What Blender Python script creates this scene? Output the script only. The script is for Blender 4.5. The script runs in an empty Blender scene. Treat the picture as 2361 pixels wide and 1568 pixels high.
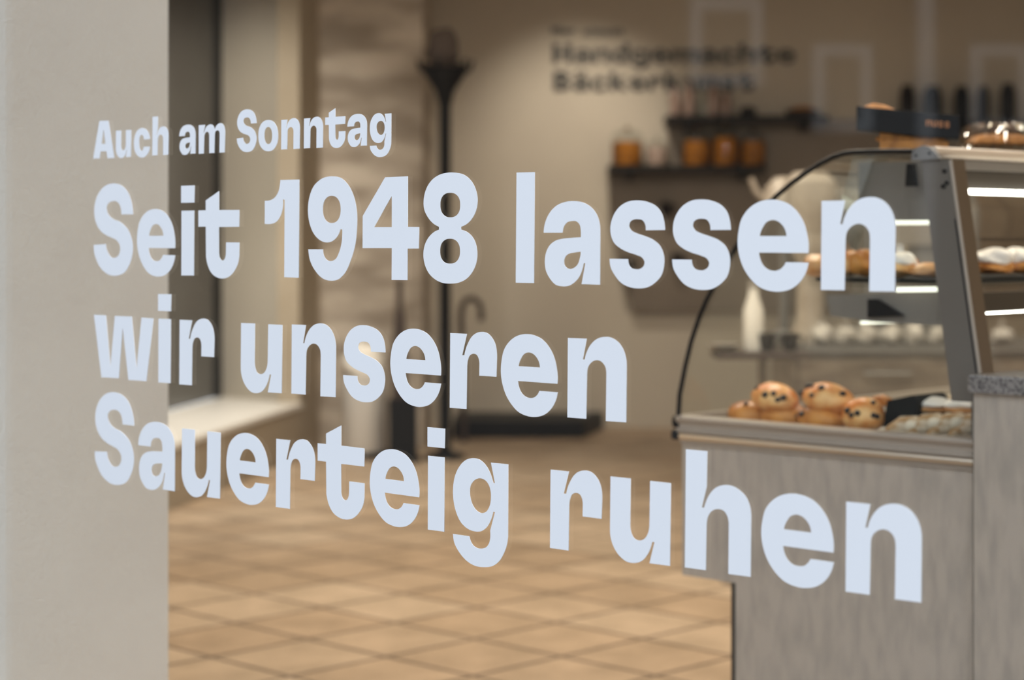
import bpy, bmesh, math, random
from mathutils import Vector, Matrix
random.seed(7)
S = bpy.context.scene
col = S.collection

# ------------------------------------------------------------------ camera
F, CX, HY, H = 4591.0, 1180.5, 542.0, 1.2          # 70 mm lens, level camera, horizon line
cam = bpy.data.cameras.new('camera')
cam.lens = 70.0; cam.sensor_width = 36.0; cam.sensor_fit = 'HORIZONTAL'
cam.shift_y = -(784.0 - HY) / 2361.0
cam.clip_start = .05; cam.clip_end = 200
cam.dof.use_dof = True; cam.dof.focus_distance = 2.9; cam.dof.aperture_fstop = 3.1
camo = bpy.data.objects.new('camera', cam); col.objects.link(camo)
camo.location = (0, 0, H); camo.rotation_euler = (math.pi/2, 0, 0)
S.camera = camo

# ------------------------------------------------------------------ light and exposure
S.view_settings.view_transform = 'Standard'; S.view_settings.look = 'None'
S.view_settings.gamma = 1; S.view_settings.exposure = 0.0
S.view_settings.use_curve_mapping = False
S.cycles.max_bounces = 10; S.cycles.transparent_max_bounces = 24
S.cycles.use_denoising = True
w = bpy.data.worlds.new('sky'); S.world = w; w.use_nodes = True
w.node_tree.nodes['Background'].inputs[0].default_value = (.84, .91, 1.0, 1)
w.node_tree.nodes['Background'].inputs[1].default_value = 2.3

def ceiling_light(name, x, y, size, power, colr, z=3.14, aim=None, spot=None, blend=.6):
    if spot:
        l = bpy.data.lights.new(name, 'SPOT'); l.spot_size = math.radians(spot); l.spot_blend = blend
        l.shadow_soft_size = size
    else:
        l = bpy.data.lights.new(name, 'AREA'); l.shape = 'SQUARE'; l.size = size
    l.energy = power; l.color = colr
    o = bpy.data.objects.new(name, l); col.objects.link(o)
    o.location = (x, y, z)
    if aim:
        o.rotation_euler = (Vector(aim) - Vector((x, y, z))).to_track_quat('-Z', 'Y').to_euler()
    return o
WARM = (1.0, .88, .72)
LAMPS = [(-.7, 6.8, 52), (.5, 5.8, 58), (2.2, 5.0, 45), (.3, 8.2, 24), (2.4, 7.6, 30), (3.4, 3.0, 45)]
for lx, ly, le in LAMPS:
    ceiling_light('ceiling_lamp_light', lx, ly, .45, le, WARM)
ceiling_light('wall_washer_light', .50, 11.15, .05, 125, (1, .88, .74), z=3.05, aim=(.40, 12.39, 1.30), spot=68, blend=1.0)
ceiling_light('niche_light', -1.42, 9.7, .10, 190, (1, .93, .82), z=2.5, aim=(-1.42, 9.75, 0), spot=100, blend=.9)
ceiling_light('niche_light', -1.55, 8.7, .08, 165, (1, .93, .82), z=2.5, aim=(-1.45, 11.1, 1.55), spot=46, blend=.9)  # added spot without a fixture, only brightens the niche reveal

# ------------------------------------------------------------------ helpers
R_ = Vector((.7183, -.6958, 0)); N_ = Vector((.6958, .7183, 0))     # along the shop window (to the right) / into the shop
ANG = math.atan2(-.6958, .7183)
CA = 3.4357                                                        # distance of the display case's end from the camera
O_ = Vector((.375, 4.42, 0))                                       # its customer-side corner
def at(x, y, Y): return Vector(((x - CX) / F * Y, Y, H + (HY - y) / F * Y))
def case_sz(x, y, t):                                              # point of the case's end plane (shifted t into the shop)
    u = (x - CX) / F; Y = (CA + t) / (.6958 * u + .7183); X = u * Y
    return ((X - O_.x) * R_.x + (Y - O_.y) * R_.y, H + (HY - y) / F * Y)
def case_world(s, t, z): return O_ + R_ * s + N_ * t + Vector((0, 0, z))

def mat(name, base, rough=.5, metal=0.0, bump=None, noise=None, spec=None, emit=None, trans=None, coat=None):
    m = bpy.data.materials.new(name); m.use_nodes = True
    nt = m.node_tree; b = nt.nodes['Principled BSDF']
    b.inputs['Base Color'].default_value = (*base, 1); b.inputs['Roughness'].default_value = rough
    b.inputs['Metallic'].default_value = metal
    if spec is not None: b.inputs['Specular IOR Level'].default_value = spec
    if coat: b.inputs['Coat Weight'].default_value = coat
    if emit: b.inputs['Emission Color'].default_value = (*emit[0], 1); b.inputs['Emission Strength'].default_value = emit[1]
    if bump or noise:
        tc = nt.nodes.new('ShaderNodeTexCoord')
    if noise:   # (scale, second colour, (x, y, z) stretch, lo, hi)
        mp = nt.nodes.new('ShaderNodeMapping'); mp.inputs['Scale'].default_value = noise[2] if len(noise) > 2 else (1, 1, 1)
        n = nt.nodes.new('ShaderNodeTexNoise'); n.inputs['Scale'].default_value = noise[0]; n.inputs['Detail'].default_value = 6
        r = nt.nodes.new('ShaderNodeValToRGB')
        lo, hi = (noise[3], noise[4]) if len(noise) > 4 else (.35, .65)
        r.color_ramp.elements[0].position = lo; r.color_ramp.elements[1].position = hi
        r.color_ramp.elements[0].color = (*base, 1); r.color_ramp.elements[1].color = (*noise[1], 1)
        nt.links.new(tc.outputs['Object'], mp.inputs[0]); nt.links.new(mp.outputs[0], n.inputs['Vector'])
        nt.links.new(n.outputs['Fac'], r.inputs[0]); nt.links.new(r.outputs[0], b.inputs['Base Color'])
    if bump:    # (scale, strength, distance)
        n = nt.nodes.new('ShaderNodeTexNoise'); n.inputs['Scale'].default_value = bump[0]; n.inputs['Detail'].default_value = 5
        k = nt.nodes.new('ShaderNodeBump'); k.inputs['Strength'].default_value = bump[1]; k.inputs['Distance'].default_value = bump[2]
        nt.links.new(tc.outputs['Object'], n.inputs['Vector']); nt.links.new(n.outputs['Fac'], k.inputs['Height'])
        nt.links.new(k.outputs[0], b.inputs['Normal'])
    return m
def glass(name, tint=(.97, .985, .975), ior=1.5, rough=0.0):
    m = bpy.data.materials.new(name); m.use_nodes = True; nt = m.node_tree
    nt.nodes.remove(nt.nodes['Principled BSDF']); out = nt.nodes['Material Output']
    tr = nt.nodes.new('ShaderNodeBsdfTransparent'); tr.inputs[0].default_value = (*tint, 1)
    gl = nt.nodes.new('ShaderNodeBsdfGlossy'); gl.inputs['Roughness'].default_value = rough
    fr = nt.nodes.new('ShaderNodeFresnel')
    ge = nt.nodes.new('ShaderNodeNewGeometry'); mr = nt.nodes.new('ShaderNodeMapRange')      # same index from either face of the sheet
    mr.inputs['To Min'].default_value = ior; mr.inputs['To Max'].default_value = 1/ior
    nt.links.new(ge.outputs['Backfacing'], mr.inputs[0]); nt.links.new(mr.outputs[0], fr.inputs[0])
    mx = nt.nodes.new('ShaderNodeMixShader')
    nt.links.new(fr.outputs[0], mx.inputs[0]); nt.links.new(tr.outputs[0], mx.inputs[1]); nt.links.new(gl.outputs[0], mx.inputs[2])
    nt.links.new(mx.outputs[0], out.inputs[0]); return m

def link(name, me, m, parent=None, kind=None):
    o = bpy.data.objects.new(name, me); col.objects.link(o)
    if m: me.materials.append(m)
    if parent: o.parent = parent
    if kind: o['kind'] = kind
    return o
def tag(o, label, cat, group=None):
    o['label'] = label; o['category'] = cat
    if group: o['group'] = group
    return o
def thing(name, label, cat, loc=(0, 0, 0), rz=0, group=None):
    o = bpy.data.objects.new(name, None); col.objects.link(o); o.empty_display_size = .05
    o.location = loc; o.rotation_euler = (0, 0, rz)
    return tag(o, label, cat, group)
def finish(bm, name, m, parent=None, kind=None, smooth=False, bevel=0, subs=0):
    bmesh.ops.recalc_face_normals(bm, faces=bm.faces)
    if bevel:
        bmesh.ops.bevel(bm, geom=list(bm.edges), offset=bevel, segments=2, affect='EDGES', profile=.6, clamp_overlap=True)
    me = bpy.data.meshes.new(name); bm.to_mesh(me); bm.free()
    if smooth:
        for p in me.polygons: p.use_smooth = True
    o = link(name, me, m, parent, kind)
    if smooth and not subs:
        try: me.set_sharp_from_angle(angle=math.radians(42))
        except Exception: pass
    if subs:
        md = o.modifiers.new('s', 'SUBSURF'); md.levels = subs; md.render_levels = subs
    return o
def abox(bm, x0, x1, y0, y1, z0, z1):
    v = [bm.verts.new(p) for p in [(x0,y0,z0),(x1,y0,z0),(x1,y1,z0),(x0,y1,z0),(x0,y0,z1),(x1,y0,z1),(x1,y1,z1),(x0,y1,z1)]]
    for f in [(0,3,2,1),(4,5,6,7),(0,1,5,4),(1,2,6,5),(2,3,7,6),(3,0,4,7)]: bm.faces.new([v[i] for i in f])
def box(name, m, parent, x0, x1, y0, y1, z0, z1, bevel=0, kind=None):
    bm = bmesh.new(); abox(bm, x0, x1, y0, y1, z0, z1); return finish(bm, name, m, parent, kind, bevel=bevel)
def aprism(bm, poly, y0, y1):                                       # polygon in x-z, swept along y
    a = [bm.verts.new((x, y0, z)) for x, z in poly]; b = [bm.verts.new((x, y1, z)) for x, z in poly]
    n = len(poly); bm.faces.new(a); bm.faces.new(b[::-1])
    for i in range(n): bm.faces.new([a[i], b[i], b[(i+1) % n], a[(i+1) % n]])
def prism(name, m, parent, poly, y0, y1, bevel=0, kind=None):
    bm = bmesh.new(); aprism(bm, poly, y0, y1); return finish(bm, name, m, parent, kind, bevel=bevel)
def slab(name, m, parent, poly, z0, z1, bevel=0, kind=None):        # polygon in x-y, swept along z
    bm = bmesh.new()
    a = [bm.verts.new((x, y, z0)) for x, y in poly]; b = [bm.verts.new((x, y, z1)) for x, y in poly]
    n = len(poly); bm.faces.new(a); bm.faces.new(b[::-1])
    for i in range(n): bm.faces.new([a[i], b[i], b[(i+1) % n], a[(i+1) % n]])
    return finish(bm, name, m, parent, kind, bevel=bevel)
def atube(bm, pts, r, k=12, taper=None):
    pts = [Vector(p) for p in pts]; rings = []; up = None
    for i, p in enumerate(pts):
        d = (pts[min(i+1, len(pts)-1)] - pts[max(i-1, 0)]).normalized()
        if up is None: up = d.orthogonal().normalized()
        up = (up - d * up.dot(d)).normalized(); sd = d.cross(up)
        rr = r * (taper[i] if taper else 1)
        rings.append([bm.verts.new(p + (up * math.cos(2*math.pi*j/k) + sd * math.sin(2*math.pi*j/k)) * rr) for j in range(k)])
    for a, b in zip(rings, rings[1:]):
        for j in range(k): bm.faces.new([a[j], a[(j+1) % k], b[(j+1) % k], b[j]])
    bm.faces.new(rings[0][::-1]); bm.faces.new(rings[-1])
def tube(name, m, parent, pts, r, k=14, taper=None):
    bm = bmesh.new(); atube(bm, pts, r, k, taper); return finish(bm, name, m, parent, smooth=True)
def lathe(name, m, parent, prof, k=28, c=(0, 0), smooth=True):      # prof: list of (radius, z)
    bm = bmesh.new(); rings = []
    for r, z in prof:
        if r < 1e-6: rings.append([bm.verts.new((c[0], c[1], z))])
        else: rings.append([bm.verts.new((c[0] + r*math.cos(2*math.pi*j/k), c[1] + r*math.sin(2*math.pi*j/k), z)) for j in range(k)])
    for a, b in zip(rings, rings[1:]):
        for j in range(k):
            f = [a[j % len(a)], a[(j+1) % len(a)], b[(j+1) % len(b)], b[j % len(b)]]
            u = []
            for v in f:
                if v not in u: u.append(v)
            if len(u) > 2: bm.faces.new(u)
    return finish(bm, name, m, parent, smooth=smooth)
def blob(name, m, parent, rx, ry, rz, c=(0, 0, 0), flat=.55, lump=.04, seed=0, rot=0, n=2.0):   # loaf-like body with a flattened base
    bm = bmesh.new(); bmesh.ops.create_uvsphere(bm, u_segments=28, v_segments=16, radius=1)
    rnd = random.Random(seed); ph = [rnd.uniform(0, 6) for _ in range(6)]
    cr, sr = math.cos(rot), math.sin(rot)
    for v in bm.verts:
        x, y, z = v.co
        k = 1 + lump * (math.sin(3*x + ph[0]) * math.cos(3*y + ph[1]) + .6*math.sin(5*z + 4*x + ph[2]) + .5*math.sin(7*y + ph[3]))
        if z < 0: z *= flat
        x, y, z = x*rx*k, y*ry*k, z*rz*k
        v.co = (c[0] + x*cr - y*sr, c[1] + x*sr + y*cr, c[2] + z)
    return finish(bm, name, m, parent, smooth=True)

# ------------------------------------------------------------------ materials
M = {}
M['vinyl'] = mat('vinyl', (.80, .82, .86), .45)
M['shop_glass'] = glass('shop_glass', (.985, .99, .985))
M['case_glass'] = glass('case_glass', (.985, .99, .98), 1.25)
M['jar_glass'] = glass('jar_glass', (.93, .95, .94), 1.5)
M['plaster'] = mat('plaster', (.77, .735, .685), .85, noise=(3, (.81, .78, .73)), bump=(170, .45, .006))
M['paint'] = mat('paint', (.48, .43, .36), .8, bump=(30, .2, .004), noise=(1.5, (.52, .47, .39)))
M['paint_olive'] = mat('paint_olive', (.36, .30, .22), .8, noise=(2, (.40, .34, .26)))
M['stone'] = mat('stone', (.30, .25, .20), .85, noise=(2.2, (.56, .49, .41), (1, 1, 3.2), .38, .62), bump=(14, .4, .02))
M['dark_trim'] = mat('dark_trim', (.012, .011, .010), .5, spec=.2)
M['dark_pane'] = mat('dark_pane', (.075, .07, .066), .25, noise=(1.2, (.10, .10, .095)))
M['sill'] = mat('sill', (.85, .82, .77), .35)
M['laminate'] = mat('laminate', (.43, .38, .33), .55, noise=(42, (.34, .305, .27), (1, 1, .25), .42, .68))
M['laminate_edge'] = mat('laminate_edge', (.03, .027, .024), .5)
M['granite'] = mat('granite', (.26, .245, .24), .22, noise=(190, (.09, .085, .085), (1, 1, 1), .45, .6))
M['bumper'] = mat('bumper', (.38, .335, .29), .38, metal=.2)
M['satin'] = mat('satin', (.62, .55, .46), .3, metal=.85)
M['steel'] = mat('steel', (.19, .172, .155), .45)
M['post_grey'] = mat('post_grey', (.135, .122, .108), .5, spec=.3)
M['post_warm_reflection'] = mat('post_warm_reflection', (.12, .085, .055), .4, metal=.3)  # steel post side; its warm brown reflection is put into the colour
M['bracket'] = mat('bracket', (.22, .22, .225), .4, metal=.3)
M['cream_tube'] = mat('cream_tube', (.62, .52, .42), .32)
M['black'] = mat('black', (.008, .008, .009), .5, spec=.2)
M['rubber'] = mat('rubber', (.006, .006, .007), .5, spec=.2)
M['led'] = mat('led', (.9, .9, .85), .5, emit=((1, .98, .86), 9))
M['led_soft'] = mat('led_soft', (.9, .9, .85), .5, emit=((.97, 1, .84), 1.6))
M['tray'] = mat('tray', (.008, .009, .009), .5, spec=.15)
M['deck'] = mat('deck', (.42, .40, .37), .35)
M['valance'] = mat('valance', (.035, .026, .018), .4)
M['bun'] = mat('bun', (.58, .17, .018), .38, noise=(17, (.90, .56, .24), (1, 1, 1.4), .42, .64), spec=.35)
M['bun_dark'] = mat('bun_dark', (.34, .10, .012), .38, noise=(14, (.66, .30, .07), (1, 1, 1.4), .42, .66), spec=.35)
M['raisin'] = mat('raisin', (.018, .012, .012), .4)
M['icing'] = mat('icing', (.88, .84, .78), .35)
M['dough'] = mat('dough', (.36, .20, .075), .5, noise=(30, (.84, .74, .58), (1, 1, 1), .42, .60))
M['crust'] = mat('crust', (.48, .20, .06), .45, noise=(20, (.66, .36, .14)))
M['sponge'] = mat('sponge', (.66, .42, .14), .8)
M['jar_fill'] = mat('jar_fill', (.48, .18, .014), .7, noise=(22, (.19, .06, .006)), spec=.2)
M['jar_pale'] = mat('jar_pale', (.52, .38, .33), .6, noise=(30, (.36, .25, .2)))
M['brown_glass'] = mat('brown_glass', (.010, .007, .007), .35, spec=.2)
M['navy_glass'] = mat('navy_glass', (.008, .010, .014), .35, spec=.2)
M['porcelain'] = mat('porcelain', (.80, .77, .72), .25)
M['machine'] = mat('machine', (.17, .165, .16), .4, metal=.3)
M['bag_white'] = mat('bag_white', (.50, .47, .43), .3, noise=(14, (.22, .20, .18)))
M['beige_enamel'] = mat('beige_enamel', (.30, .25, .20), .35, noise=(9, (.42, .37, .31)))
M['taupe'] = mat('taupe', (.165, .135, .105), .6, noise=(2, (.20, .165, .13)))
M['cabinet'] = mat('cabinet', (.11, .085, .065), .5, noise=(6, (.20, .165, .13), (1, 1, 4)))
M['wood'] = mat('wood', (.05, .034, .028), .55)
M['bin_white'] = mat('bin_white', (.60, .57, .53), .45)
M['paper_bag'] = mat('paper_bag', (.85, .80, .72), .6)
M['label_orange'] = mat('label_orange', (.42, .17, .06), .5)
M['cookie'] = mat('cookie', (.62, .26, .05), .6, noise=(40, (.34, .13, .02)))
M['pavement'] = mat('pavement', (.018, .017, .016), .8, noise=(4, (.026, .025, .023)), spec=.2)
M['facade'] = mat('facade', (.026, .023, .019), .9, noise=(.6, (.040, .035, .029)))
M['facade_trim'] = mat('facade_trim', (.42, .42, .42), .8)
M['facade_glass'] = mat('facade_glass', (.03, .028, .02), .4)
M['ceiling'] = mat('ceiling', (.62, .58, .52), .9)
M['lettering'] = mat('lettering', (.018, .018, .018), .5)

def floor_material():
    m = bpy.data.materials.new('floor_tiles'); m.use_nodes = True; nt = m.node_tree; b = nt.nodes['Principled BSDF']
    tc = nt.nodes.new('ShaderNodeTexCoord')
    br = nt.nodes.new('ShaderNodeTexBrick'); br.offset = 0; br.squash = 1
    br.inputs['Scale'].default_value = 1; br.inputs['Brick Width'].default_value = .352; br.inputs['Row Height'].default_value = .352
    br.inputs['Mortar Size'].default_value = .009; br.inputs['Mortar Smooth'].default_value = .2; br.inputs['Bias'].default_value = -.25
    br.inputs['Color1'].default_value = (.41, .305, .21, 1); br.inputs['Color2'].default_value = (.54, .43, .32, 1)
    br.inputs['Mortar'].default_value = (.085, .058, .04, 1)
    n = nt.nodes.new('ShaderNodeTexNoise'); n.inputs['Scale'].default_value = 5; n.inputs['Detail'].default_value = 6
    rp = nt.nodes.new('ShaderNodeValToRGB'); rp.color_ramp.elements[0].position = .3; rp.color_ramp.elements[1].position = .7
    rp.color_ramp.elements[0].color = (.78, .76, .72, 1); rp.color_ramp.elements[1].color = (1.12, 1.1, 1.08, 1)
    mx = nt.nodes.new('ShaderNodeMix'); mx.data_type = 'RGBA'; mx.blend_type = 'MULTIPLY'; mx.inputs[0].default_value = 1
    nt.links.new(tc.outputs['Object'], br.inputs['Vector']); nt.links.new(tc.outputs['Object'], n.inputs['Vector'])
    nt.links.new(n.outputs['Fac'], rp.inputs[0])
    nt.links.new(br.outputs['Color'], mx.inputs[6]); nt.links.new(rp.outputs[0], mx.inputs[7])
    nt.links.new(mx.outputs[2], b.inputs['Base Color'])
    b.inputs['Roughness'].default_value = .42; b.inputs['Specular IOR Level'].default_value = .35
    return m
M['floor'] = floor_material()

# ------------------------------------------------------------------ the setting
# floor: tiles run square to the shop window
P3 = Vector((-.3575, 5.665, 0)); fa = math.radians(-44.6)
def to_floor(p):
    d = Vector(p) - P3; c, s = math.cos(-fa), math.sin(-fa)
    return (d.x*c - d.y*s, d.x*s + d.y*c)
corners = [(-2.11, 4.83, 0), (-.90, 12.5, 0), (4.6, 12.5, 0), (4.6, -1.65, 0)]
fl = slab('floor', M['floor'], None, [to_floor(c) for c in corners], -.05, 0, kind='structure')
fl.location = P3; fl.rotation_euler = (0, 0, fa)
slab('ceiling', M['ceiling'], None, [(c[0], c[1]) for c in corners], 3.2, 3.3, kind='structure')
# pavement outside
a = R_ * -9 + N_ * 1.99; b = R_ * 9 + N_ * 1.99; c = R_ * 40 - N_ * 30; d = Vector((-34, -40, 0)); e = Vector((-34, 30, 0))
slab('pavement', M['pavement'], None, [(a.x, a.y), (b.x, b.y), (c.x, c.y), (d.x, d.y), (e.x, e.y)], -.12, -.02, kind='structure')

# street wall: solid pieces round the opening
def front_wall():
    bm = bmesh.new()
    for p0, p1, z0, z1 in [(-4.9, -3.55, 0, 3.3), (.8, 4.4, 0, 3.3), (-3.55, .8, 0, .22), (-3.55, .8, 2.85, 3.3)]:
        abox(bm, p0, p1, 1.96, 2.10, z0, z1)
    o = finish(bm, 'wall_front', M['paint'], None, 'structure'); o.rotation_euler = (0, 0, ANG); return o
front_wall()
win = bpy.data.objects.new('window_1', None); col.objects.link(win); win.rotation_euler = (0, 0, ANG); win['kind'] = 'structure'
box('window_pane', M['shop_glass'], win, -3.56, .81, 2.0, 2.004, .21, 2.86)

# left wall with its deep niche (sill .285 m)
def LX(Y): return -2.880 + .1589 * Y
dv = Vector((.1569, .9876, 0))
def wl_piece(bm, Y0, Y1, z0, z1, th=.12):
    p0 = (LX(Y0), Y0); p1 = (LX(Y1), Y1)
    q = [(p0[0], p0[1]), (p1[0], p1[1]), (p1[0]-th, p1[1]), (p0[0]-th, p0[1])]
    a = [bm.verts.new((x, y, z0)) for x, y in q]; b = [bm.verts.new((x, y, z1)) for x, y in q]
    bm.faces.new(a); bm.faces.new(b[::-1])
    for i in range(4): bm.faces.new([a[i], b[i], b[(i+1) % 4], a[(i+1) % 4]])
bm = bmesh.new()
wl_piece(bm, 4.83, 7.2, 0, 3.2); wl_piece(bm, 10.84, 11.27, 0, 3.2); wl_piece(bm, 7.2, 10.84, 0, .262); wl_piece(bm, 7.2, 10.84, 2.6, 3.2)
finish(bm, 'wall_left', M['paint_olive'], None, 'structure')
niche = bpy.data.objects.new('window_2', None); col.objects.link(niche); niche['kind'] = 'structure'
NA = (LX(7.2), 7.2); NB = (LX(10.84), 10.84); NC = (-1.644, 11.26); ND = (-2.29, 7.2)
slab('window_sill', M['sill'], niche, [(NA[0]+.02, NA[1]), (NB[0]+.02, NB[1]), (NC[0], NC[1]), (ND[0], ND[1])], .262, .285)
slab('window_reveal', M['paint'], niche, [NB, (NB[0]-.02, NB[1]+.1), (NC[0]-.02, NC[1]+.1), NC], .285, 2.6)
slab('window_head', M['paint'], niche, [NA, NB, NC, ND], 2.6, 2.65)
slab('window_frame', M['dark_trim'], niche, [(NC[0]+.005, NC[1]-.005), (NC[0]-.018, NC[1]-.10), (NC[0]-.06, NC[1]-.10), (NC[0]-.06, NC[1])], .285, 2.6)
slab('window_pane', M['dark_pane'], niche, [ND, (NC[0]-.02, NC[1]-.06), (NC[0]-.06, NC[1]-.05), (ND[0]-.04, ND[1])], .285, 2.6)

# stone-clad wall end and back wall
slab('wall_stone', M['stone'], None, [(-1.10, 11.25), (-.504, 11.25), (-.504, 12.5), (-1.10, 12.5)], 0, 3.2, kind='structure')
bm = bmesh.new(); abox(bm, -.60, 4.6, 12.4, 12.5, 0, 3.2); finish(bm, 'wall_back', M['paint'], None, 'structure')
bm = bmesh.new(); abox(bm, 4.5, 4.6, -1.6, 12.4, 0, 3.2); finish(bm, 'wall_right', M['paint'], None, 'structure')

# pillar just behind the pane at the left
pw = 3.344
prof = [(-4.3, 2.025)] + [(-pw - .05 + .05*math.sin(k*math.pi/12), 2.075 - .05*math.cos(k*math.pi/12)) for k in range(7)] + [(-pw, 2.44), (-4.3, 2.44)]
pil = slab('wall_pillar', M['plaster'], None, prof, 0, 3.2, kind='structure'); pil.rotation_euler = (0, 0, ANG)

# ceiling lamps (fixtures round the lights)
for i, (lx, ly, le) in enumerate(LAMPS):
    bm = bmesh.new(); 
    for q in [(-.26, .26, -.26, -.235), (-.26, .26, .235, .26), (-.26, -.235, -.235, .235), (.235, .26, -.235, .235)]: abox(bm, lx+q[0], lx+q[1], ly+q[2], ly+q[3], 3.12, 3.2)
    f = finish(bm, 'ceiling_lamp', M['porcelain'], None); tag(f, ['square white ceiling lamp nearest the left wall', 'square white ceiling lamp above the middle of the tiled floor', 'square white ceiling lamp above the display case', 'square white ceiling lamp nearest the back wall', 'square white ceiling lamp above the back counter', 'square white ceiling lamp nearest the right wall'][i], 'lamp', 'ceiling lamps')
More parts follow.
